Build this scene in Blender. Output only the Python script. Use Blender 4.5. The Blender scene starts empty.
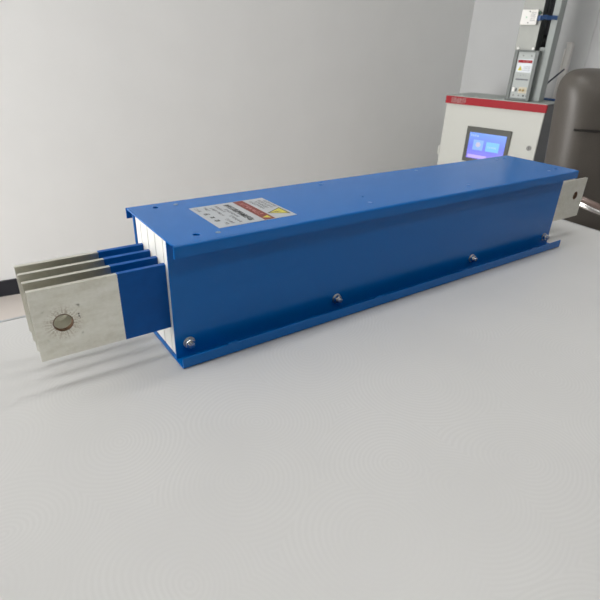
import bpy, bmesh, math, random
from mathutils import Vector, Matrix
random.seed(7)
C = bpy.context.scene.collection
PI = math.pi

# ---------------------------------------------------------------- materials
def mat(name, color, rough=.5, metal=0, spec=.5, coat=0, emis=None, es=0):
    m = bpy.data.materials.new(name); m.use_nodes = True
    b = m.node_tree.nodes['Principled BSDF']
    b.inputs['Base Color'].default_value = (*color, 1)
    b.inputs['Roughness'].default_value = rough
    b.inputs['Metallic'].default_value = metal
    b.inputs['Specular IOR Level'].default_value = spec
    b.inputs['Coat Weight'].default_value = coat
    if emis:
        b.inputs['Emission Color'].default_value = (*emis, 1)
        b.inputs['Emission Strength'].default_value = es
    return m

def noisy(m, scale=40, amt=.06, bump=.05, dist=.001, stretch=(1, 1, 1), detail=4):
    """procedural mottling of the base colour and a fine bump, in object coordinates"""
    nt = m.node_tree; N = nt.nodes; L = nt.links; b = N['Principled BSDF']
    tc = N.new('ShaderNodeTexCoord'); mp = N.new('ShaderNodeMapping'); mp.inputs['Scale'].default_value = stretch
    n = N.new('ShaderNodeTexNoise'); n.inputs['Scale'].default_value = scale; n.inputs['Detail'].default_value = detail
    L.new(tc.outputs['Object'], mp.inputs[0]); L.new(mp.outputs[0], n.inputs['Vector'])
    c = b.inputs['Base Color'].default_value[:3]
    r = N.new('ShaderNodeValToRGB')
    r.color_ramp.elements[0].position = .3; r.color_ramp.elements[1].position = .7
    r.color_ramp.elements[0].color = (*[v*(1-amt) for v in c], 1)
    r.color_ramp.elements[1].color = (*[min(1, v*(1+amt)) for v in c], 1)
    L.new(n.outputs['Fac'], r.inputs[0]); L.new(r.outputs[0], b.inputs['Base Color'])
    if bump:
        bp = N.new('ShaderNodeBump'); bp.inputs['Strength'].default_value = bump; bp.inputs['Distance'].default_value = dist
        L.new(n.outputs['Fac'], bp.inputs['Height']); L.new(bp.outputs[0], b.inputs['Normal'])
    return m

BLUE = noisy(mat('blue_powder_coat', (.0005, .136, .47), .24, 0, .30), 900, .03, .03, .0003)
BLUE_SLEEVE = noisy(mat('blue_sleeve', (.0005, .088, .35), .42, 0, .2), 60, .08, .03)
WHITE_INS = noisy(mat('white_insulator', (.80, .80, .755), .55), 60, .02, .02)
STEEL = mat('bright_steel', (.80, .80, .79), .22, 1)
STEEL_D = mat('dull_steel', (.60, .60, .58), .34, 1)
RIVET = mat('painted_rivet', (.012, .15, .44), .35, 0, .4)
RIVET_W = mat('worn_rivet', (.16, .26, .38), .45)
RIM = noisy(mat('tarnished_rim', (.16, .085, .045), .6, .3), 300, .3, 0)
INK = mat('black_ink', (.02, .02, .022), .6)

def tin_mat():
    m = mat('tinned_metal', (.50, .49, .42), .42, .93)
    nt = m.node_tree; N = nt.nodes; L = nt.links; b = N['Principled BSDF']
    tc = N.new('ShaderNodeTexCoord')
    mp = N.new('ShaderNodeMapping'); mp.inputs['Scale'].default_value = (14, 40, 60)
    n1 = N.new('ShaderNodeTexNoise'); n1.inputs['Scale'].default_value = 1.2; n1.inputs['Detail'].default_value = 8; n1.inputs['Roughness'].default_value = .65
    n2 = N.new('ShaderNodeTexNoise'); n2.inputs['Scale'].default_value = 240; n2.inputs['Detail'].default_value = 3
    L.new(tc.outputs['Object'], mp.inputs[0]); L.new(mp.outputs[0], n1.inputs['Vector']); L.new(tc.outputs['Object'], n2.inputs['Vector'])
    r = N.new('ShaderNodeValToRGB')
    e = r.color_ramp.elements
    e[0].position = .25; e[0].color = (.62, .60, .51, 1)
    e[1].position = .72; e[1].color = (.84, .83, .77, 1)
    x = r.color_ramp.elements.new(.48); x.color = (.74, .73, .65, 1)
    mx = N.new('ShaderNodeMath'); mx.operation = 'MULTIPLY_ADD'; mx.inputs[1].default_value = .25
    L.new(n2.outputs['Fac'], mx.inputs[0])
    ms = N.new('ShaderNodeMath'); ms.operation = 'MULTIPLY'; ms.inputs[1].default_value = .75
    L.new(n1.outputs['Fac'], ms.inputs[0]); L.new(ms.outputs[0], mx.inputs[2])
    L.new(mx.outputs[0], r.inputs[0])
    sx = N.new('ShaderNodeSeparateXYZ'); L.new(tc.outputs['Object'], sx.inputs[0])
    cx = N.new('ShaderNodeCombineXYZ'); L.new(sx.outputs[0], cx.inputs[0]); L.new(sx.outputs[2], cx.inputs[2])
    vd = N.new('ShaderNodeVectorMath'); vd.operation = 'DISTANCE'; vd.inputs[1].default_value = (-.1222, 0, .085); L.new(cx.outputs[0], vd.inputs[0])
    mk = N.new('ShaderNodeMapRange'); mk.inputs['From Min'].default_value = .010; mk.inputs['From Max'].default_value = .024; mk.inputs['To Min'].default_value = 1; mk.inputs['To Max'].default_value = 0
    L.new(vd.outputs['Value'], mk.inputs[0])
    # fine burrs scratched outwards from the hole: noise in polar coordinates
    sub = N.new('ShaderNodeVectorMath'); sub.operation = 'SUBTRACT'; sub.inputs[1].default_value = (-.1222, 0, .085); L.new(cx.outputs[0], sub.inputs[0])
    nrm = N.new('ShaderNodeVectorMath'); nrm.operation = 'NORMALIZE'; L.new(sub.outputs[0], nrm.inputs[0])
    n3 = N.new('ShaderNodeTexNoise'); n3.inputs['Scale'].default_value = 9; n3.inputs['Detail'].default_value = 2; L.new(nrm.outputs[0], n3.inputs['Vector'])
    n4 = N.new('ShaderNodeTexNoise'); n4.inputs['Scale'].default_value = 500; L.new(tc.outputs['Object'], n4.inputs['Vector'])
    pm = N.new('ShaderNodeMath'); pm.operation = 'MULTIPLY'; L.new(n3.outputs['Fac'], pm.inputs[0]); L.new(n4.outputs['Fac'], pm.inputs[1])
    th = N.new('ShaderNodeMapRange'); th.inputs['From Min'].default_value = .22; th.inputs['From Max'].default_value = .33; th.inputs['To Max'].default_value = .75; L.new(pm.outputs[0], th.inputs[0])
    fr = N.new('ShaderNodeMath'); fr.operation = 'LESS_THAN'; fr.inputs[1].default_value = .046; L.new(sx.outputs[1], fr.inputs[0])   # the burred face is the front one
    mf = N.new('ShaderNodeMath'); mf.operation = 'MULTIPLY'; L.new(mk.outputs[0], mf.inputs[0]); L.new(fr.outputs[0], mf.inputs[1])
    mm = N.new('ShaderNodeMath'); mm.operation = 'MULTIPLY'; L.new(th.outputs[0], mm.inputs[0]); L.new(mf.outputs[0], mm.inputs[1])
    cm = N.new('ShaderNodeMix'); cm.data_type = 'RGBA'; cm.inputs[7].default_value = (.30, .22, .14, 1)
    L.new(mm.outputs[0], cm.inputs[0]); L.new(r.outputs[0], cm.inputs[6])
    # broad brownish smudges
    n5 = N.new('ShaderNodeTexNoise'); n5.inputs['Scale'].default_value = 45; n5.inputs['Detail'].default_value = 7; n5.inputs['Roughness'].default_value = .55; L.new(tc.outputs['Object'], n5.inputs['Vector'])
    sm = N.new('ShaderNodeMapRange'); sm.inputs['From Min'].default_value = .54; sm.inputs['From Max'].default_value = .80; sm.inputs['To Max'].default_value = .28; L.new(n5.outputs['Fac'], sm.inputs[0])
    cn = N.new('ShaderNodeMix'); cn.data_type = 'RGBA'; cn.inputs[7].default_value = (.42, .36, .24, 1)
    L.new(sm.outputs[0], cn.inputs[0]); L.new(cm.outputs[2], cn.inputs[6]); L.new(cn.outputs[2], b.inputs['Base Color'])
    rr = N.new('ShaderNodeMapRange'); rr.inputs['To Min'].default_value = .25; rr.inputs['To Max'].default_value = .34
    L.new(n1.outputs['Fac'], rr.inputs[0]); L.new(rr.outputs[0], b.inputs['Roughness'])
    bp = N.new('ShaderNodeBump'); bp.inputs['Strength'].default_value = .015; bp.inputs['Distance'].default_value = .0001
    L.new(n2.outputs['Fac'], bp.inputs['Height']); L.new(bp.outputs[0], b.inputs['Normal'])
    return m
TIN = tin_mat()

def table_mat():
    """white laminate embossed with overlapping fans of fine concentric lines"""
    m = mat('fan_patterned_laminate', (.66, .66, .65), .42, 0, .45)
    nt = m.node_tree; N = nt.nodes; L = nt.links; b = N['Principled BSDF']
    tc = N.new('ShaderNodeTexCoord')
    ns = N.new('ShaderNodeTexNoise'); ns.inputs['Scale'].default_value = 5; ns.inputs['Detail'].default_value = 1
    L.new(tc.outputs['Object'], ns.inputs['Vector'])
    ad = N.new('ShaderNodeMix'); ad.data_type = 'VECTOR'; ad.inputs['Factor'].default_value = .06
    L.new(tc.outputs['Object'], ad.inputs[4]); L.new(ns.outputs['Color'], ad.inputs[5])
    vo = N.new('ShaderNodeTexVoronoi'); vo.voronoi_dimensions = '2D'; vo.inputs['Scale'].default_value = 8.5; vo.inputs['Randomness'].default_value = .8
    L.new(ad.outputs[1], vo.inputs['Vector'])
    mu = N.new('ShaderNodeMath'); mu.operation = 'MULTIPLY'; mu.inputs[1].default_value = 2*PI*26
    L.new(vo.outputs['Distance'], mu.inputs[0])
    si = N.new('ShaderNodeMath'); si.operation = 'SINE'; L.new(mu.outputs[0], si.inputs[0])
    mr = N.new('ShaderNodeMapRange'); mr.inputs['From Min'].default_value = -1
    L.new(si.outputs[0], mr.inputs[0])
    # patchy strength of the lines
    n2 = N.new('ShaderNodeTexNoise'); n2.inputs['Scale'].default_value = 7; n2.inputs['Detail'].default_value = 2
    L.new(tc.outputs['Object'], n2.inputs['Vector'])
    pr = N.new('ShaderNodeMapRange'); pr.inputs['From Min'].default_value = .38; pr.inputs['From Max'].default_value = .62; pr.inputs['To Min'].default_value = .15
    L.new(n2.outputs['Fac'], pr.inputs[0])
    ml = N.new('ShaderNodeMath'); ml.operation = 'MULTIPLY'; L.new(mr.outputs[0], ml.inputs[0]); L.new(pr.outputs[0], ml.inputs[1])
    mc = N.new('ShaderNodeMix'); mc.data_type = 'RGBA'
    mc.inputs[6].default_value = (.60, .602, .596, 1); mc.inputs[7].default_value = (.632, .634, .628, 1)
    L.new(ml.outputs[0], mc.inputs[0]); L.new(mc.outputs[2], b.inputs['Base Color'])
    bp = N.new('ShaderNodeBump'); bp.inputs['Strength'].default_value = .06; bp.inputs['Distance'].default_value = .0003
    L.new(ml.outputs[0], bp.inputs['Height']); L.new(bp.outputs[0], b.inputs['Normal'])
    return m
TABLE = table_mat()

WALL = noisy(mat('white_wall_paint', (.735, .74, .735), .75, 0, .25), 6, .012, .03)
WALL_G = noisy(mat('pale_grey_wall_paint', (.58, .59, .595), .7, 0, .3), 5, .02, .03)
WALL_F = noisy(mat('mid_grey_wall_paint', (.22, .23, .24), .7, 0, .3), 5, .02, .03)
FLOOR = noisy(mat('pale_floor', (.62, .57, .53), .3, 0, .4), 3, .05, .02)
CEIL = mat('ceiling_white', (.8, .8, .79), .85)
BASEB = mat('black_baseboard', (.012, .013, .02), .4)
ALU = mat('brushed_aluminium', (.52, .54, .56), .35, .8)
CAB_W = noisy(mat('cabinet_off_white', (.56, .57, .53), .45), 200, .02, .02)
CAB_D = mat('cabinet_dark_grey', (.10, .105, .11), .5)
CAB_T = mat('cabinet_top_grey', (.36, .39, .37), .4, .2)
RED = mat('cabinet_red', (.36, .008, .018), .5, 0, .25)
PINK = mat('faded_lettering', (.55, .27, .27), .6)
BEZEL = mat('bezel_dark', (.055, .057, .045), .45)
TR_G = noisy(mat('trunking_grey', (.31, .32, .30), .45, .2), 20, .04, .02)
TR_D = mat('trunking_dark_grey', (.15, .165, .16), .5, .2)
TR_S = mat('tray_side_grey', (.26, .29, .28), .5, .2)
TR_F = mat('tray_flange_grey', (.30, .33, .32), .5, .1)
CABLE = mat('black_cable', (.012, .013, .016), .55)
CABLE_B = mat('blue_cable', (.02, .07, .20), .5)
CABLE_N = mat('navy_cable', (.012, .02, .045), .5)
WPLAST = mat('white_plastic', (.86, .85, .82), .4)
GPLATE = mat('light_grey_plate', (.38, .41, .40), .45, .1)
YEL = mat('warning_yellow', (.62, .56, .08), .5)
LRED = mat('label_brown_red', (.20, .035, .025), .5)
LSIL = noisy(mat('label_silver', (.50, .53, .56), .42, .25), 500, .03, 0)
LGREY = mat('label_grey_print', (.17, .18, .20), .6)
LEATHER = noisy(mat('taupe_leather', (.085, .076, .066), .42, 0, .55), 260, .08, .15, .0006)
LEATHER_CREASE = noisy(mat('crease_shade_leather', (.022, .020, .018), .55, 0, .35), 260, .08, .15, .0006)  # the chair leather darkened to paint in shade inside the pleat
CHROME = mat('chrome', (.75, .75, .74), .16, 1)
ARMPAD = mat('rosy_brown_pad', (.15, .105, .09), .35, 0, .5)
BLACKP = mat('black_plastic', (.02, .02, .02), .45)
GREEN = mat('green_print', (.25, .60, .35), .6)
LOCK = mat('lock_grey', (.22, .22, .21), .5, .3)
BRASS = mat('brass', (.30, .22, .09), .5, .5)
def glass_mat():
    m = bpy.data.materials.new('window_glass'); m.use_nodes = True
    nt = m.node_tree; nt.nodes.clear()
    o = nt.nodes.new('ShaderNodeOutputMaterial'); mx = nt.nodes.new('ShaderNodeMixShader')
    t = nt.nodes.new('ShaderNodeBsdfTransparent'); g = nt.nodes.new('ShaderNodeBsdfGlossy'); g.inputs['Roughness'].default_value = .02
    f = nt.nodes.new('ShaderNodeFresnel'); f.inputs[0].default_value = 1.45
    nt.links.new(f.outputs[0], mx.inputs[0]); nt.links.new(t.outputs[0], mx.inputs[1]); nt.links.new(g.outputs[0], mx.inputs[2]); nt.links.new(mx.outputs[0], o.inputs[0])
    return m
GLASS = glass_mat()

# ---------------------------------------------------------------- mesh helpers
def box(bm, x0, x1, y0, y1, z0, z1, M=None):
    vs = [bm.verts.new((x, y, z)) for x in (x0, x1) for y in (y0, y1) for z in (z0, z1)]
    for f in ((0, 1, 3, 2), (4, 6, 7, 5), (0, 4, 5, 1), (2, 3, 7, 6), (0, 2, 6, 4), (1, 5, 7, 3)):
        bm.faces.new([vs[i] for i in f])
    if M: bmesh.ops.transform(bm, matrix=M, verts=vs)
    return vs

def cyl(bm, p, axis, r, h, seg=24, r2=None):
    """cylinder from p along axis, length h"""
    q = Vector((0, 0, 1)).rotation_difference(Vector(axis)).to_matrix().to_4x4()
    M = Matrix.Translation(Vector(p)) @ q @ Matrix.Translation((0, 0, h/2))
    bmesh.ops.create_cone(bm, cap_ends=True, segments=seg, radius1=r, radius2=r if r2 is None else r2, depth=h, matrix=M)

def tube(bm, pts, r, seg=10):
    pts = [Vector(p) for p in pts]
    rings = []
    up = Vector((0, 0, 1))
    for i, p in enumerate(pts):
        d = (pts[min(i+1, len(pts)-1)]-pts[max(i-1, 0)]).normalized()
        a = d.cross(up)
        if a.length < 1e-3: a = d.cross(Vector((0, 1, 0)))
        a.normalize(); b = d.cross(a)
        rr = r[i] if isinstance(r, (list, tuple)) else r
        rings.append([bm.verts.new(p+rr*(math.cos(t)*a+math.sin(t)*b)) for t in [2*PI*k/seg for k in range(seg)]])
    for i in range(len(rings)-1):
        for k in range(seg):
            bm.faces.new((rings[i][k], rings[i][(k+1) % seg], rings[i+1][(k+1) % seg], rings[i+1][k]))
    bm.faces.new(rings[0][::-1]); bm.faces.new(rings[-1])

def spline(P, n=8):
    P = [Vector(p) for p in P]; Q = [P[0]*2-P[1]]+P+[P[-1]*2-P[-2]]; out = []
    for i in range(1, len(Q)-2):
        for k in range(n):
            t = k/n; a, b, c, d = Q[i-1], Q[i], Q[i+1], Q[i+2]
            out.append(.5*((2*b)+(-a+c)*t+(2*a-5*b+4*c-d)*t*t+(-a+3*b-3*c+d)*t**3))
    out.append(P[-1]); return out

def prism(bm, pts2, d0, d1, f):
    """extrude closed outline pts2 from d0 to d1; f(a, b, d) -> xyz"""
    A = [bm.verts.new(f(a, b, d0)) for a, b in pts2]; B = [bm.verts.new(f(a, b, d1)) for a, b in pts2]
    n = len(pts2)
    for i in range(n): bm.faces.new((A[i], A[(i+1) % n], B[(i+1) % n], B[i]))
    bm.faces.new(A[::-1]); bm.faces.new(B)

def obj(name, bm, m, parent=None, bevel=0, smooth=False, seg=2, loc=None):
    bmesh.ops.recalc_face_normals(bm, faces=bm.faces[:])
    me = bpy.data.meshes.new(name); bm.to_mesh(me); bm.free()
    me.materials.append(m)
    o = bpy.data.objects.new(name, me); C.objects.link(o)
    if parent: o.parent = parent
    if loc: o.location = loc
    if bevel:
        b = o.modifiers.new('bevel', 'BEVEL'); b.width = bevel; b.segments = seg; b.limit_method = 'ANGLE'; b.angle_limit = math.radians(40)
        b.harden_normals = False
    if smooth:
        for p in me.polygons: p.use_smooth = True
        if smooth != 'full':
            me.set_sharp_from_angle(angle=math.radians(35))
    return o

def new(): return bmesh.new()
def bx(name, x0, x1, y0, y1, z0, z1, m, parent=None, bevel=0, **k):
    b = new(); box(b, x0, x1, y0, y1, z0, z1); return obj(name, b, m, parent, bevel, **k)
def tag(o, label, cat, group=None, kind=None):
    o['label'] = label; o['category'] = cat
    if group: o['group'] = group
    if kind: o['kind'] = kind
    return o
def thing(name, label, cat, loc=(0, 0, 0), rz=0, group=None):
    o = bpy.data.objects.new(name, None); C.objects.link(o); o.empty_display_size = .05
    o.location = loc; o.rotation_euler = (0, 0, rz)
    return tag(o, label, cat, group)
def struct(o): o['kind'] = 'structure'; return o

def cut(o, cutters):
    """subtract closed bmesh cutters from o, baked into its mesh"""
    tmp = []
    for bmc in cutters:
        bmesh.ops.recalc_face_normals(bmc, faces=bmc.faces[:])
        me = bpy.data.meshes.new('t'); bmc.to_mesh(me); bmc.free()
        c = bpy.data.objects.new('t', me); C.objects.link(c); tmp.append(c)
        c.matrix_parent_inverse = Matrix(); 
        md = o.modifiers.new('b', 'BOOLEAN'); md.operation = 'DIFFERENCE'; md.object = c; md.solver = 'EXACT'
    bpy.context.view_layer.update()
    dg = bpy.context.evaluated_depsgraph_get()
    me = bpy.data.meshes.new_from_object(o.evaluated_get(dg), depsgraph=dg)
    o.modifiers.clear(); old = o.data; o.data = me; bpy.data.meshes.remove(old)
    for c in tmp:
        d = c.data; bpy.data.objects.remove(c); bpy.data.meshes.remove(d)
    me.name = o.name

def bent_sheet(outer, th, x0, x1):
    """channel section: polyline of the outer surface in (y, z), thickened inwards, extruded along x"""
    n = len(outer); P = [Vector(p) for p in outer]; inner = []
    for i in range(n):
        t = (P[min(i+1, n-1)]-P[max(i-1, 0)]).normalized()
        nrm = Vector((t.y, -t.x))
        inner.append(P[i]+nrm*th)
    sec = [tuple(p) for p in P]+[tuple(p) for p in inner[::-1]]
    b = new(); prism(b, sec, x0, x1, lambda a, c, d: (d, a, c)); return b

def arc(cx, cy, r, a0, a1, n=6):
    return [(cx+r*math.cos(math.radians(a0+(a1-a0)*k/n)), cy+r*math.sin(math.radians(a0+(a1-a0)*k/n))) for k in range(n+1)]

def plate_with_hole(x0, x1, z0, z1, y0, y1, cx, cz, r, n=40):
    """bar in the xz plane with a round through hole (y0..y1)"""
    b = new(); ring = []; out = []
    for k in range(n):
        t = 2*PI*(k+.5)/n; c, s = math.cos(t), math.sin(t)
        ring.append((cx+r*c, cz+r*s))
        # project on to the square around the hole
        m = max(abs(c), abs(s)); out.append((cx+c/m*r*1.9, cz+s/m*r*1.9))
    for side, y in ((0, y0), (1, y1)):
        R = [b.verts.new((a, y, c)) for a, c in ring]; O = [b.verts.new((a, y, c)) for a, c in out]
        for k in range(n): b.faces.new((R[k], R[(k+1) % n], O[(k+1) % n], O[k]))
        if side == 0: R0, O0 = R, O
        else: R1, O1 = R, O
    for k in range(n): b.faces.new((R0[k], R0[(k+1) % n], R1[(k+1) % n], R1[k]))
    return b

# ================================================================ SETTING (z = 0 is the table top, floor at -0.75)
FZ, CZ = -.75, 2.10
def wallslab(name, p, q, m, th=.1, z0=FZ, z1=CZ):
    """wall from p to q (x, y), thickness to the left of p->q"""
    p, q = Vector(p), Vector(q); d = (q-p).normalized(); n = Vector((-d.y, d.x))*th
    b = new(); prism(b, [tuple(p), tuple(q), tuple(q+n), tuple(p+n)], z0, z1, lambda a, c, e: (a, c, e))
    return struct(obj(name, b, m))
XL, XR, YF = -2.6, 2.72, -3.4
YB = lambda x: 2.037-.087*x      # back wall line
bx_ = lambda n, *a, **k: struct(bx(n, *a, **k))
b = new(); prism(b, [(XL, YF), (XR, YF), (XR, YB(XR)), (XL, YB(XL))], FZ-.1, FZ, lambda a, c, e: (a, c, e)); struct(obj('floor', b, FLOOR))
b = new(); prism(b, [(XL, YF), (XR, YF), (XR, YB(XR)), (XL, YB(XL))], CZ, CZ+.1, lambda a, c, e: (a, c, e)); struct(obj('ceiling', b, CEIL))
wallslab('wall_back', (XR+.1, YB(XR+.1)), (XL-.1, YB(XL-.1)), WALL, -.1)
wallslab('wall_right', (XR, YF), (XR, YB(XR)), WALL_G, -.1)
wallslab('wall_front', (XL, YF), (XR, YF), WALL_F, -.1)
# left wall with a window opening
WY0, WY1, WZ0, WZ1 = .05, 1.85, -.70, 1.15
b = new()
box(b, XL-.1, XL, YF, YB(XL), FZ, WZ0); box(b, XL-.1, XL, YF, YB(XL), WZ1, CZ)
box(b, XL-.1, XL, YF, WY0, WZ0, WZ1); box(b, XL-.1, XL, WY1, YB(XL), WZ0, WZ1)
struct(obj('wall_left', b, WALL))
b = new()
for (y0, y1) in ((WY0, WY0+.05), (.92, .98), (WY1-.05, WY1)): box(b, XL-.08, XL-.02, y0, y1, WZ0, WZ1)
for (z0, z1) in ((WZ0, WZ0+.05), (WZ1-.05, WZ1)): box(b, XL-.08, XL-.02, WY0+.05, WY1-.05, z0, z1)
wf = struct(obj('window_1', b, WPLAST))
g = bx('glass_pane', XL-.054, XL-.048, WY0+.05, WY1-.05, WZ0+.05, WZ1-.05, GLASS, wf)
# baseboards
b = new(); prism(b, [(XR, YB(XR)), (XL, YB(XL)), (XL, YB(XL)-.012), (XR, YB(XR)-.012)], FZ, FZ+.078, lambda a, c, e: (a, c, e)); struct(obj('baseboard_back', b, BASEB))
struct(bx('baseboard_right', XR-.012, XR, YF, YB(XR)-.014, FZ, FZ+.078, BASEB))
struct(bx('baseboard_left', XL, XL+.012, YF, YB(XL)-.014, FZ, FZ+.078, BASEB))
# vertical joint strip on the right wall
struct(bx('trim_1', XR-.006, XR, 1.015, 1.027, FZ+.078, CZ, WALL_G, bevel=.001))

# ceiling lamps
EMIT_DIM = mat('dim_lamp_diffuser', (.9, .9, .9), .5, emis=(1, .985, .96), es=5)
EMIT = mat('lamp_diffuser', (.9, .9, .9), .5, emis=(1, .985, .96), es=8.8)
for i, (x, y, nm) in enumerate(((-.75, .12, 'above the left end of the duct'), (.95, .12, 'above the right end of the duct'),
                                (-.75, -1.55, 'behind the camera, on the window side'), (.95, -1.55, 'behind the camera, on the cabinet side'))):
    t = thing('ceiling_light', 'long white ceiling panel lamp '+nm, 'ceiling light', (x, y, CZ), 0, 'ceiling lamps')
    b = new(); box(b, -.62, .62, -.17, -.15, -.03, 0); box(b, -.62, .62, .15, .17, -.03, 0); box(b, -.62, -.6, -.15, .15, -.03, 0); box(b, .6, .62, -.15, .15, -.03, 0)
    obj('frame', b, WPLAST, t)
    bx('diffuser', -.6, .6, -.15, .15, -.022, -.012, EMIT if i < 2 else EMIT_DIM, t)

# ================================================================ TABLE
tb = thing('conference_table', 'large white table with a fine fan-line pattern carrying the blue busbar duct', 'table', (0, 0, FZ))
Q = -FZ
TX0, TX1, TY0, TY1 = -1.5, 1.085, -1.15, .243
b = new(); prism(b, [(TX0, TY0), (TX1-.07, TY0), (TX1+.012, TY1), (TX0, TY1+.02)], Q-.03, Q, lambda a, c, e: (a, c, e))
obj('tabletop', b, TABLE, tb)
b = new(); prism(b, [(TX0, TY1+.0205), (TX1+.012, TY1+.0005), (TX1+.012, TY1+.0055), (TX0, TY1+.0255)], Q-.03, Q+.0005, lambda a, c, e: (a, c, e))
obj('edge_trim', b, ALU, tb)['label'] = 'thin grey metal edge strip'
b = new(); prism(b, [(TX1-.07+.0005, TY0), (TX1+.0125, TY1), (TX1+.0165, TY1), (TX1-.066, TY0)], Q-.03, Q+.0005, lambda a, c, e: (a, c, e))
obj('edge_trim', b, ALU, tb)['label'] = 'thin grey metal edge strip'
for sx in (TX0+.12, TX1-.25):
    for sy in (TY0+.1, TY1-.12):
        bx('leg', sx, sx+.06, sy, sy+.06, 0, Q-.03, ALU, tb, .003)
for sy in (TY0+.12, TY1-.1): bx('apron', TX0+.18, TX1-.25, sy, sy+.02, Q-.10, Q-.03, ALU, tb)

# ================================================================ BUSBAR DUCT
L, W, H = .8767, .1731, .17
TH = .002; YI = .0253
duct = thing('busbar_duct', 'blue steel busbar duct with four silver bars, lying on the white table', 'busbar duct', (0, 0, .0004))
# cover
r = .003
o_ = [(0, H-.0157)]+arc(r, H-r, r, 180, 90)+arc(W-r, H-r, r, 90, 0)+[(W, H-.0157)]
cov = obj('top_cover', bent_sheet(o_, TH, 0, L), BLUE, duct)
cs = []
for hx, hy, hr in ((.0357, .1525, .0042), (.039, .0237, .0042), (L-.0357, .1525, .0042), (L-.032, .032, .0042), (.338, .060, .0022)):
    c = new(); cyl(c, (hx, hy, H-.01), (0, 0, 1), hr, .02); cs.append(c)
for sx in (0, L):   # relief notches of the folded corners
    for sy in (0, W):
        c = new(); box(c, sx-.0035, sx+.0035, sy-.0045, sy+.0045, H-.0035, H+.01) if False else cyl(c, (sx, sy+(.004 if sy == 0 else -.004), H-.01), (0, 0, 1), .0022, .02, 12); cs.append(c)
cut(cov, cs)
for p in cov.data.polygons: p.use_smooth = True
cov.data.set_sharp_from_angle(angle=math.radians(30))
cov.modifiers.new('bevel', 'BEVEL').width = .0004
# base
o_ = [(W, .0168)]+arc(W-r, r, r, 0, -90)+arc(r, r, r, -90, -180)+[(0, .0168)]
base = obj('base_channel', bent_sheet(o_, TH, -.0003, L+.0083), BLUE, duct, .0004, smooth=True)
cs = []
for hx in (.040,):
    c = new(); cyl(c, (hx, .016, -.01), (0, 0, 1), .004, .02); cs.append(c)
for p in base.data.polygons: p.use_smooth = True
base.data.set_sharp_from_angle(angle=math.radians(30))
# side walls: web with a foot flange
for s in (0, 1):
    f = (lambda y: y) if s == 0 else (lambda y: W-y)
    b = new(); box(b, .0008, L-.0008, min(f(YI), f(YI+TH)), max(f(YI), f(YI+TH)), TH, H-TH)
    obj('side_wall', b, BLUE, duct, .0003)
# insulating spacer blocks between the bars
ys = [.0470, .0737, .1003, .1270]
edges = [YI+TH]+ys+[W-YI-TH]
for i in range(5):
    g0 = .0002 if i == 0 else .0009; g1 = .0002 if i == 4 else .0009
    bx('insulating_spacer', 0.0038, L-.0075, edges[i]+g0, edges[i+1]-g1, TH+.0003, H-TH-.0003, WHITE_INS, duct, .0005)
# busbars
BT = .006
for i, y in enumerate(ys):
    y0, y1 = y-BT/2, y+BT/2; z0, z1 = .0412, .1305
    x0, x1 = -.1525, 1.018
    c1, c2, hr = (-.1222, .0850), (.982, .0935), .0104
    R = hr*1.9
    b = plate_with_hole(0, 0, 0, 0, y0, y1, c1[0], c1[1], hr)
    b2 = plate_with_hole(0, 0, 0, 0, y0, y1, c2[0], c2[1], .0085)
    R2 = .0085*1.9
    me = bpy.data.meshes.new('t'); b2.to_mesh(me); b2.free(); b.from_mesh(me); bpy.data.meshes.remove(me)
    def quad(xa, xb, za, zb):
        for yy in (y0, y1):
            b.faces.new([b.verts.new(v) for v in ((xa, yy, za), (xb, yy, za), (xb, yy, zb), (xa, yy, zb))])
    # strips round the two hole squares
    quad(x0, c1[0]-R, z0, z1); quad(c1[0]+R, c2[0]-R2, z0, z1); quad(c2[0]+R2, x1, z0, z1)
    for c_, r_ in ((c1, R), (c2, R2)):
        quad(c_[0]-r_, c_[0]+r_, z0, c_[1]-r_); quad(c_[0]-r_, c_[0]+r_, c_[1]+r_, z1)
    for (xa, xb, za, zb) in ((x0, x1, z0, z0), (x0, x1, z1, z1)):
        b.faces.new([b.verts.new(v) for v in ((xa, y0, za), (xb, y0, za), (xb, y1, za), (xa, y1, za))])
    for xx in (x0, x1):
        b.faces.new([b.verts.new(v) for v in ((xx, y0, z0), (xx, y1, z0), (xx, y1, z1), (xx, y0, z1))])
    bmesh.ops.remove_doubles(b, verts=b.verts, dist=1e-5)
    bar = obj('busbar', b, TIN, duct)
    bar['label'] = ('bare tinned bar, front one of the four', 'bare tinned bar, second from the front', 'bare tinned bar, third from the front', 'bare tinned bar, rearmost')[i]
    # sleeve
    S = .0005
    for xa, xb in ((-.0555, .012), (L-.012, L+.030)):
        bx('insulation_sleeve', xa, xb, y0-S, y1+S, z0-S, z1+S, BLUE_SLEEVE, bar, .0005)['label'] = 'blue insulation sleeve'
    if i == 0:
        n = 40
        for c_, r_ in ((c1, hr), (c2, .0085)):   # tarnished rim round each hole mouth
            b = new(); yy = y0-.00015
            ring = lambda q, yv: [b.verts.new((c_[0]+math.cos(2*PI*k/n)*q, yv, c_[1]+math.sin(2*PI*k/n)*q)) for k in range(n)]
            a, e, a2 = ring(r_-.0002, yy), ring(r_+.0007, yy), ring(r_-.0002, y1)
            for k in range(n):
                b.faces.new((a[k], a[(k+1) % n], e[(k+1) % n], e[k])); b.faces.new((a[k], a[(k+1) % n], a2[(k+1) % n], a2[k]))
            obj('hole_rim', b, RIM, bar)['label'] = 'tarnished brown rim of the bolt hole'
        b = new()
        for (dx, dz) in ((-.1052, .0912), (-.1052, .0882)): box(b, dx, dx+.0016, y0-.0002, y0+.0001, dz, dz+.0014)
        box(b, -.1040, -.1030, y0-.0002, y0+.0001, .0866, .0874)
        obj('stamped_mark', b, INK, bar)
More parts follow.
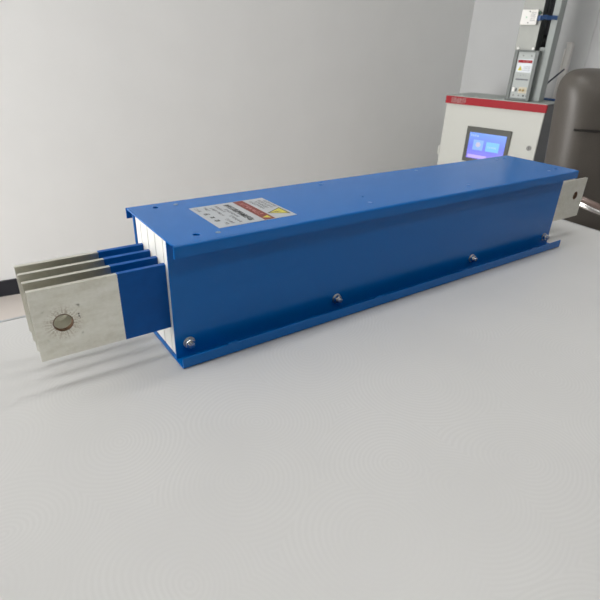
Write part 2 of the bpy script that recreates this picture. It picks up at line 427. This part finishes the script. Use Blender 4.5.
# bolts on the front wall
def bolt_parts(x, z):
    t = new(); cyl(t, (x, YI, z), (0, -1, 0), .0082, .0014, 28)
    w = obj('bolt', t, STEEL_D, duct, .0003, smooth=True); w['label'] = 'zinc plated hexagon bolt and washer'
    t = new(); cyl(t, (x, YI-.0012, z), (0, -1, 0), .0072, .0052, 6)
    obj('hex_nut', t, STEEL, w, .0006)
    t = new(); cyl(t, (x, YI-.0055, z), (0, -1, 0), .0038, .0062, 20)
    for k in range(4): cyl(t, (x, YI-.0068-.0013*k, z), (0, -1, 0), .0041, .0006, 20)
    obj('thread_end', t, STEEL, w, smooth=True)
for x in (.0198, .2702, .6066, .8557): bolt_parts(x, .0222)
# rivets / spot welds on the cover
for x in (.0655, .325, .557, .812):
    for y in (.0185 if x < .1 else .028, .153):
        t = new(); cyl(t, (x, y, H-.0002), (0, 0, 1), .0036, .0007, 20, .003)
        obj('rivet', t, RIVET if x > .1 else RIVET_W, duct, smooth=True)
# screw heads in the gutter of the base channel
for x in (.0725, .340, .560, .782):   # small locating tabs on the upturned lip
    bx('lip_tab', x-.007, x+.007, .0002, .0022, .0165, .0186, BLUE, duct, .0004)
for x in (.0704, .3386, .5573, .78):
    t = new(); cyl(t, (x, .0125, TH), (0, 0, 1), .0055, .0018, 20, .0045)
    obj('floor_screw', t, BLUE, duct, smooth=True)

# pseudo characters for writing too small to read in the photograph
def glyphs(bm, o, ux, uy, n, h, gap=.25, wr=.9, dens=5, th=.00006, nz=None, rnd=None):
    """n small block characters starting at o along ux, height h along uy"""
    rnd = rnd or random; o, ux, uy = Vector(o), Vector(ux), Vector(uy); nz = Vector(nz or (0, 0, 1)); w = h*wr
    def q(a0, a1, b0, b1, base):
        P = [base+ux*a0+uy*b0, base+ux*a1+uy*b0, base+ux*a1+uy*b1, base+ux*a0+uy*b1]
        lo = [bm.verts.new(p) for p in P]; hi = [bm.verts.new(p+nz*th) for p in P]
        bm.faces.new(hi); bm.faces.new(lo[::-1])
        for k in range(4): bm.faces.new((lo[k], lo[(k+1) % 4], hi[(k+1) % 4], hi[k]))
    for i in range(n):
        base = o+ux*(w*(1+gap)*i); s = h*.13
        for k in range(dens):
            if rnd.random() < .55:
                b0 = rnd.choice((0, .22, .44, .66, .87))*h; a0 = rnd.choice((0, 0, .2))*w; q(a0, a0+w*rnd.choice((.6, .8)), b0, b0+s, base)
            else:
                a0 = rnd.choice((0, .3, .5, .85))*w; b0 = rnd.choice((0, .2))*h; q(a0, a0+s, b0, b0+h*rnd.choice((.6, .8)), base)

# warning label on the cover (reads from the left end of the duct: text runs towards -y, up is +x)
lab = obj('warning_label', (lambda b: (box(b, .0735, .1925, .0315, .126, H, H+.00025), b)[1])(new()), LSIL, duct)
lab['label'] = 'silver warning label with a red band and yellow triangle'
zt = H+.00025
bx('red_band', .1415, .1580, .0325, .1250, zt, zt+.00005, LRED, lab)
RX, RY = (0, 1, 0), (-1, 0, 0)
b = new(); glyphs(b, (.1535, .056, zt+.00005), RX, RY, 7, .0075, dens=6)
obj('band_lettering', b, PINK, lab)
b = new(); rr = random.Random(3)
glyphs(b, (.1315, .0400, zt), RX, RY, 12, .0090, gap=.06, wr=.68, dens=12, rnd=rr); obj('bold_lettering', b, INK, lab)
b = new(); glyphs(b, (.0880, .0560, zt), RX, RY, 3, .0075, gap=1.3, dens=12, rnd=rr); obj('bold_lettering', b, INK, lab)
for (lx, ly, n_) in ((.0835, .104, 4), (.0960, .103, 4), (.1010, .040, 5), (.1040, .075, 9), (.1120, .040, 7), (.1130, .088, 7), (.0930, .040, 2), (.1190, .060, 9)):
    b = new(); glyphs(b, (lx, ly, zt), RX, RY, n_, .0048, gap=.15, wr=.8, dens=7, rnd=rr); obj('small_lettering', b, LGREY, lab)
for k in range(4):
    b = new(); glyphs(b, (.1690+.007*k, .0770, zt), RX, RY, 9-k % 2, .0048, gap=.12, wr=.85, dens=6, rnd=rr); obj('small_lettering', b, LGREY, lab)
def tri(bm, cx, cy, s, z0, z1):   # apex towards -x
    P = [(cx-.60*s, cy), (cx+.42*s, cy+.55*s), (cx+.42*s, cy-.55*s)]
    prism(bm, P, z0, z1, lambda a, c, e: (a, c, e))
b = new(); tri(b, .1765, .0565, .0285, zt, zt+.00004); obj('triangle_border', b, INK, lab)
b = new(); tri(b, .1770, .0565, .0225, zt+.00004, zt+.00008); obj('warning_triangle', b, YEL, lab)
b = new(); prism(b, [(.1660, .0565), (.1760, .0590), (.1760, .0568), (.1830, .0552), (.1745, .0540), (.1745, .0562)], zt+.00008, zt+.00012, lambda a, c, e: (a, c, e)); obj('lightning_mark', b, INK, lab)
b = new(); tri(b, .1500, .043, .011, zt+.00005, zt+.00009); obj('band_triangle', b, YEL, lab)

# ================================================================ CONTROL CABINET
CA = math.atan2(-.9715, .237)
cab = thing('control_cabinet', 'off-white control cabinet with red top band and a touch screen, by the right wall', 'cabinet', (2.14, 1.415, FZ), CA)
U, CT = .527, .168-FZ     # width, top height above floor
D = .30
bx('body', .004, U-.004, .012, D, .05, CT-.006, CAB_D, cab, .003)
bx('plinth', .02, U-.02, .03, D-.02, 0, .05, CAB_D, cab)
bx('front_panel', .004, U-.006, 0, .012, .055, CT-.040, CAB_W, cab, .002)
bx('left_side_panel', .0, .004, .006, D, .055, CT-.040, CAB_W, cab)
bx('top_plate', -.002, U+.002, -.008, D+.002, CT-.004, CT, CAB_T, cab, .001)
rb = bx('red_band', -.002, U, -.010, .012, CT-.041, CT-.004, RED, cab, .0015)
b = new(); glyphs(b, (.032, -.010, CT-.036), (1, 0, 0), (0, 0, 1), 5, .026, gap=.0, wr=.62, dens=15, th=.0006, nz=(0, -1, 0), rnd=random.Random(11)); obj('band_lettering', b, PINK, rb)
for ux in (.075, .155, .300):
    b = new(); cyl(b, (ux, .02, CT), (0, 0, 1), .005, .004, 12); obj('top_screw', b, STEEL_D, cab)
hz = .75
hm = bx('touch_screen_bezel', .147, .389, -.006, 0, hz-.158, hz+.024, BEZEL, cab, .002)
SCR = mat('screen_blue', (.02, .02, .05), .3, emis=(.16, .24, .92), es=1.0)
nt = SCR.node_tree; tc = nt.nodes.new('ShaderNodeTexCoord'); sp = nt.nodes.new('ShaderNodeSeparateXYZ'); rp = nt.nodes.new('ShaderNodeValToRGB')
nt.links.new(tc.outputs['Generated'], sp.inputs[0]); nt.links.new(sp.outputs[2], rp.inputs[0]); nt.links.new(rp.outputs[0], nt.nodes['Principled BSDF'].inputs['Emission Color'])
e = rp.color_ramp.elements; e[0].position = 0; e[0].color = (.22, .16, .78, 1); e[1].position = 1; e[1].color = (.12, .30, .92, 1)
x = e.new(.5); x.color = (.10, .16, .85, 1)
bx('screen', .168, .368, -.0066, -.006, hz-.138, hz-.004, SCR, hm)
def emi(n, c, s): return mat(n, (.02, .02, .02), .4, emis=c, es=s)
T1 = emi('tile_pale_blue', (.22, .42, .95), 1.0); T2 = emi('tile_cyan', (.16, .50, .98), 1.0); T3 = emi('status_bar_pink', (.52, .40, .95), 1.0); T4 = emi('tile_icon', (.65, .62, .80), .8); T5 = emi('screen_text', (.45, .62, 1.), 1)
bx('screen_tile', .196, .252, -.0070, -.0066, hz-.092, hz-.040, T1, hm); bx('screen_tile', .268, .338, -.0070, -.0066, hz-.092, hz-.044, T2, hm)
b = new(); cyl(b, (.224, -.0070, hz-.064), (0, -1, 0), .013, .0003); obj('screen_icon', b, T4, hm)
bx('status_bar', .176, .280, -.0070, -.0066, hz-.134, hz-.118, T3, hm)
b = new(); glyphs(b, (.176, -.0066, hz-.024), (1, 0, 0), (0, 0, 1), 4, .010, th=.0004, nz=(0, -1, 0), dens=7); obj('screen_lettering', b, T5, hm)
b = new(); glyphs(b, (.278, -.0070, hz-.074), (1, 0, 0), (0, 0, 1), 5, .009, th=.0003, nz=(0, -1, 0), dens=6); obj('screen_lettering', b, T5, hm)
b = new(); cyl(b, (.487, 0, hz-.045), (0, -1, 0), .0125, .004); lk = obj('door_lock', b, LOCK, cab, .0006, smooth=True)
bx('key_slot', .4855, .4885, -.0046, -.004, hz-.051, hz-.039, INK, lk)
for zz in (.15, .60): bx('hinge', -.006, .004, -.003, .010, zz, zz+.05, CAB_W, cab, .001)

# ================================================================ CABLE TRUNKING on the cabinet
def local(u, d, z=0):
    c, s = math.cos(CA), math.sin(CA); return (2.14+u*c-d*s, 1.415+u*s+d*c, z)
TZ = .168+.0008
tr = thing('cable_trunking', 'tall grey cable trunking rising from the red-banded cabinet up the right wall', 'cable trunking', local(0, 0, TZ), CA)
zj = .396-TZ
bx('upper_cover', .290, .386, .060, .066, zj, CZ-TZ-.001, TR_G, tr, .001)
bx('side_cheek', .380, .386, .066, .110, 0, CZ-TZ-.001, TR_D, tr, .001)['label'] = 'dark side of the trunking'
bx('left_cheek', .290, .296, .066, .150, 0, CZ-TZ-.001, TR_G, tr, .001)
bx('back_plate', .290, .455, .150, .154, 0, CZ-TZ-.001, TR_S, tr)
bx('tray_flange', .426, .455, .078, .150, 0, CZ-TZ-.001, TR_F, tr, .001)
bx('lower_tray_cover', .404, .426, .078, .084, 0, zj+.015, TR_F, tr, .0005)
b = new(); box(b, .302, .318, .035, .060, 0, zj); box(b, .402, .418, .035, .060, 0, zj); box(b, .318, .402, .035, .060, zj-.008, zj); box(b, .318, .402, .035, .060, 0, .010)
obj('lower_frame', b, TR_D, tr, .001)
pn = bx('front_plate', .318, .402, .044, .048, .010, zj-.008, GPLATE, tr)
def lp(name, x0, x1, z0, z1, m, d=.0008, y=.044): return bx(name, x0, x1, y-d, y, z0-TZ, z1-TZ, m, pn)
lp('white_sticker', .324, .396, .298, .357, LSIL, .0006)
lp('red_strip', .326, .394, .340, .353, RED, .0010)
b = new(); glyphs(b, (.352, .0430, .3425-TZ), (1, 0, 0), (0, 0, 1), 4, .008, th=.0003, nz=(0, -1, 0)); obj('strip_lettering', b, PINK, pn)
b = new(); prism(b, [(.330, .306-TZ), (.352, .306-TZ), (.341, .328-TZ)], .0428, .0434, lambda a, c, e: (a, e, c)); obj('warning_triangle', b, YEL, pn)
for k in range(3):
    b = new(); glyphs(b, (.356, .0434, .305+.008*k-TZ), (1, 0, 0), (0, 0, 1), 6, .0052, th=.0003, nz=(0, -1, 0)); obj('small_lettering', b, LGREY, pn)
b = new(); glyphs(b, (.334, .044, .282-TZ), (1, 0, 0), (0, 0, 1), 4, .007, gap=1.1, th=.0003, nz=(0, -1, 0)); obj('small_lettering', b, LGREY, pn)
lp('name_strip', .330, .392, .262, .269, LGREY)
lp('terminal_block', .326, .338, .208, .228, WPLAST, .006); lp('terminal_block', .342, .347, .210, .224, BLACKP, .004)
b = new()
for ux in (.364, .380):
    b = new(); cyl(b, (ux, .044, .217-TZ), (0, -1, 0), .0055, .006, 14); obj('brass_terminal', b, BRASS, pn)
lp('terminal_plate', .356, .396, .203, .231, mat('terminal_cream', (.60, .55, .42), .5), .0008)
for ux in (.335, .362, .385, .402):
    b = new(); cyl(b, (ux, .044, .192-TZ), (0, -1, 0), .004, .003, 12); obj('plate_screw', b, LOCK if ux < .38 else INK, pn)
for ux, uz in ((.345, .372), (.385, .372)):
    b = new(); cyl(b, (ux, .044, uz-TZ), (0, -1, 0), .0035, .002, 12); obj('plate_screw', b, LOCK, pn)
for ux in (.306, .378):
    b = new(); cyl(b, (ux, .060, .404-TZ), (0, -1, 0), .006, .003, 12); obj('joint_screw', b, WPLAST, tr)
b = new(); cyl(b, (.44, .11, 0), (0, 0, 1), .001, .0005)
b.free()
for k, (u, d, rr_) in enumerate(((.397, .134, .0065), (.414, .136, .0065), (.4105, .106, .0055), (.398, .108, .004))):
    b = new(); tube(b, spline([(u, d, .02), (u+.001, d, .3), (u-.001, d, .7), (u+.001, d, 1.2), (u, d, 1.9)], 6), rr_, 8)
    tag(obj('tray_cable', b, CABLE, smooth=True), ('thick black cable at the left edge inside the grey tray', 'black cable second from left inside the grey tray', 'black cable in front of the thick ones in the grey tray', 'thinnest black cable, beside the left edge of the grey tray')[k], 'cable', 'black cables in the tray')
    o = bpy.context.scene.collection.objects[-1]
    o.location = local(0, 0, TZ); o.rotation_euler = (0, 0, CA)
# white module
md = thing('sensor_module', 'small white square module with printed markings on the grey trunking', 'module', local(.3335, .060, .536), CA)
bx('case', -.038, .038, -.022, 0, -.032, .032, WPLAST, md, .002)
b = new(); rr = random.Random(5)
for k in range(5): glyphs(b, (.006, -.022, -.016+.008*k), (1, 0, 0), (0, 0, 1), 4, .006, wr=1.0, gap=.1, th=.0003, nz=(0, -1, 0), rnd=rr)
obj('printed_marks', b, LGREY, md)
b = new(); cyl(b, (-.012, -.022, .0), (0, -1, 0), .003, .0004, 10); obj('green_mark', b, GREEN, md)
b = new(); cyl(b, (.0, -.022, .024), (0, -1, 0), .0028, .0006, 10); obj('mounting_screw', b, INK, md)
b = new(); cyl(b, (.0, -.022, -.023), (0, -1, 0), .0028, .0006, 10); obj('mounting_screw', b, INK, md)
bx('green_connector', .038, .048, -.016, -.004, .014, .024, mat('connector_green', (.01, .06, .035), .5), md)
bx('blue_connector', .038, .054, -.018, -.002, -.014, .008, CABLE_B, md, .002)
for k in range(3):
    b = new(); dz = -.009+.007*k
    tube(b, spline([(.0545, -.010, dz), (.072, -.012, dz*.95+.003), (.088, -.004, dz*.9), (.104, .004, dz*.85+.002), (.120, .010, dz*.8)], 6), .0028, 8)
    o = tag(obj('blue_cable', b, CABLE_B, smooth=True), ('lowest of three blue cables from the white module into the tray', 'middle of three blue cables from the white module into the tray', 'highest of three blue cables from the white module into the tray')[k], 'cable', 'blue cables from the module')
    o.location = local(.3335, .060, .536); o.rotation_euler = (0, 0, CA)

# navy cable on the wall and blue cable on the cabinet top
b = new(); tube(b, spline([(2.67, 1.096, .312), (2.62, 1.084, .298), (2.54, 1.066, .274), (2.46, 1.050, .246), (2.415, 1.034, .222), (2.40, 1.022, .19), (2.40, 1.018, .174)], 8), .0045, 8)
tag(obj('wall_cable', b, CABLE_N, smooth=True), 'dark navy cable arching from the white wall cover down to the cabinet', 'cable')
b = new(); tube(b, spline([(2.40, 1.045, .1745), (2.44, 1.05, .1755), (2.455, 1.02, .1745), (2.46, .97, .1745)], 8), .0058, 8)
tag(obj('blue_cable', b, CABLE_B, smooth=True), 'short blue cable lying on the right corner of the cabinet top', 'cable')
# white wall cover, upright
wc = thing('cable_cover', 'slim white upright cable cover on the wall behind the chair', 'cable cover', (XR, 1.122, -.030))
bx('channel', -.022, 0, -.022, .008, -.72, .468, WPLAST, wc, .002)
bx('side_rib', -.028, -.0215, .004, .012, -.72, .442, WPLAST, wc, .001)
bx('end_cap', -.026, 0, -.018, .010, .4685, .474, WPLAST, wc, .001)

# ================================================================ OFFICE CHAIR
F = Vector((-.57, -.82, 0)).normalized(); P0 = Vector((1.65, .53, 0))
wv = Vector((-F.y, F.x, 0)); ang = math.atan2(wv.y, wv.x)      # local x = along the backrest, local -y = forward
ch = thing('office_chair', 'high-backed taupe leather office chair standing beyond the right end of the table', 'chair', (P0.x, P0.y, FZ), ang)
def cushion(name, x0, x1, y0, y1, z0, z1, rad, m, par, tilt=0, bulge=.012, pl=2.6):
    """soft padded slab: superellipse outline in xz, domed towards -y"""
    b = new(); nu, nv = 48, 10; cx, cz, hx, hz_ = (x0+x1)/2, (z0+z1)/2, (x1-x0)/2, (z1-z0)/2
    def out(t, s, y):
        c, k = math.cos(t), math.sin(t); e = 2/8
        return (cx+hx*s*abs(c)**e*(1 if c > 0 else -1), y, cz+hz_*s*abs(k)**e*(1 if k > 0 else -1))
    rings = []; rb = min(rad, max(.01, y1-y0-rad))
    n = 8
    for i in range(n+1):     # front dome
        a = PI/2*i/n; inset = 1-(1-math.sin(a))*rad/min(hx, hz_)
        rings.append((inset, y0+(1-math.cos(0))*0+rad*(1-math.sin(a))*0+ (rad*(1-math.cos(a)) if True else 0)))
    for i in range(1, n+1):
        a = PI/2*i/n; inset = 1-(1-math.cos(a))*rad/min(hx, hz_)
        rings.append((1-(1-math.cos(a))*rb/min(hx, hz_), y1-rb+rb*math.sin(a)))
    for k in range(nu): pass
    R = []
    pre = [(s*rings[0][0], y0-bulge*(1-s*s)) for s in (.25, .5, .75, .9)]
    post = [(s*rings[-1][0], y1) for s in (.9, .6, .3)]
    for s, y in pre+rings+post:
        R.append([b.verts.new(out(2*PI*k/nu+PI/nu, s, y)) for k in range(nu)])
    for i in range(len(R)-1):
        for k in range(nu): b.faces.new((R[i][k], R[i][(k+1) % nu], R[i+1][(k+1) % nu], R[i+1][k]))
    b.faces.new(R[0]); b.faces.new(R[-1])
    if tilt: bmesh.ops.rotate(b, verts=b.verts, cent=(cx, (y0+y1)/2, z0), matrix=Matrix.Rotation(tilt, 3, 'X'))
    return obj(name, b, m, par, smooth='full')
BWd = .53
bk = cushion('backrest', .034, BWd+.042, -.02, .11, .45, 1.094, .10, LEATHER, ch, 0, .004)
for v in bk.data.vertices:      # the back narrows towards the waist
    k = 1-.185*min(1, max(0, (1.05-v.co.z)/.32)); v.co.x = BWd/2+(v.co.x-BWd/2)*k
sb_ = bk.modifiers.new('sub', 'SUBSURF'); sb_.levels = sb_.render_levels = 1
# stitched pleat under the head section: a dark roll, its colour standing in for the crease's shade
b = new(); tube(b, spline([(.085, -.0255, .892), (.11, -.0265, .890), (BWd/2, -.0265, .889), (BWd-.11, -.0265, .890), (BWd-.085, -.0255, .892)], 6), [.001]+[.0045]*23+[.001], 8)
obj('pleat', b, LEATHER_CREASE, bk, smooth='full')
bx('seat_frame', .02, BWd-.02, -.50, .02, .36, .385, BLACKP, ch, .01)
b = new()
cushion('seat', .0, BWd-.015, -.53, .03, .38, .50, .045, LEATHER, ch)
for s in (0, 1):
    X = (lambda u: u) if s == 0 else (lambda u: BWd-.015-u)
    b = new(); tube(b, spline([(X(-.02), .03, .705), (X(-.03), -.06, .705), (X(-.01), -.17, .700), (X(.025), -.24, .692), (X(.065), -.285, .680), (X(.11), -.315, .664), (X(.14), -.32, .640), (X(.13), -.29, .56), (X(.06), -.24, .45), (X(.04), -.20, .375)], 6), .0105, 12)
    a = obj('armrest', b, CHROME, ch, smooth='full'); a['label'] = 'chrome arm loop with rosy brown pad'
    b = new(); pts = spline([(X(-.02), .0, .724), (X(-.03), -.06, .724), (X(-.01), -.17, .719), (X(.025), -.24, .711), (X(.065), -.285, .699), (X(.10), -.31, .685)], 6)
    tube(b, pts, .0085, 12)
    obj('arm_pad', b, ARMPAD, a, smooth='full')
b = new(); cyl(b, (BWd/2, -.24, .10), (0, 0, 1), .028, .27, 20); obj('gas_lift', b, CHROME, ch, smooth=True)
b = new(); cyl(b, (BWd/2, -.24, .07), (0, 0, 1), .045, .06, 20); obj('base_hub', b, CHROME, ch, .003, smooth=True)
for k in range(5):
    a = 2*PI*k/5+.3; c, s = math.cos(a), math.sin(a)
    b = new(); tube(b, [(BWd/2+c*.03, -.24+s*.03, .105), (BWd/2+c*.16, -.24+s*.16, .095), (BWd/2+c*.30, -.24+s*.30, .075)], [.022, .018, .014], 10)
    lg = obj('leg', b, CHROME, ch, smooth=True)
    b = new()
    for sd in (-.012, .012): cyl(b, (BWd/2+c*.30-s*(sd-.008), -.24+s*.30+c*(sd-.008), .026), (-s, c, 0), .026, .016, 20)
    cyl(b, (BWd/2+c*.30, -.24+s*.30, .03), (0, 0, 1), .006, .04, 10)
    obj('caster', b, BLACKP, lg, .002, smooth=True)

# ================================================================ LIGHT
def area(name, loc, rot, sx, sy, power, col=(1, 1, 1)):
    l = bpy.data.lights.new(name, 'AREA'); l.shape = 'RECTANGLE'; l.size = sx; l.size_y = sy; l.energy = power; l.color = col
    o = bpy.data.objects.new(name, l); C.objects.link(o); o.location = loc; o.rotation_euler = rot; return o
# daylight arriving through the window in the left wall
area('window_daylight', (XL-.25, (WY0+WY1)/2, (WZ0+WZ1)/2), (0, -PI/2, 0), WZ1-WZ0, WY1-WY0, 120, (1, .99, .975))
w = bpy.data.worlds.new('world'); bpy.context.scene.world = w; w.use_nodes = True
w.node_tree.nodes['Background'].inputs[0].default_value = (1, .98, .95, 1); w.node_tree.nodes['Background'].inputs[1].default_value = 1.5

# ================================================================ CAMERA
cd = bpy.data.cameras.new('camera'); cam = bpy.data.objects.new('camera', cd); C.objects.link(cam)
cd.sensor_fit = 'HORIZONTAL'; cd.sensor_width = 36; cd.lens = 496.5/600*36; cd.clip_start = .02
Cp = Vector((-.19069, -.51364, .37978)); d = Vector((.5213, .7208, -.4568)).normalized(); rt = Vector((.8204, -.5706, .0358)); 
rt = (rt-d*rt.dot(d)).normalized(); up = rt.cross(d)
cam.matrix_world = Matrix(((rt.x, up.x, -d.x, Cp.x), (rt.y, up.y, -d.y, Cp.y), (rt.z, up.z, -d.z, Cp.z), (0, 0, 0, 1)))
cd.dof.use_dof = True; cd.dof.focus_distance = .80; cd.dof.aperture_fstop = 13
sc = bpy.context.scene; sc.camera = cam
vs = sc.view_settings; vs.view_transform = 'Standard'; vs.look = 'None'; vs.gamma = 1; vs.use_curve_mapping = False; vs.exposure = .12
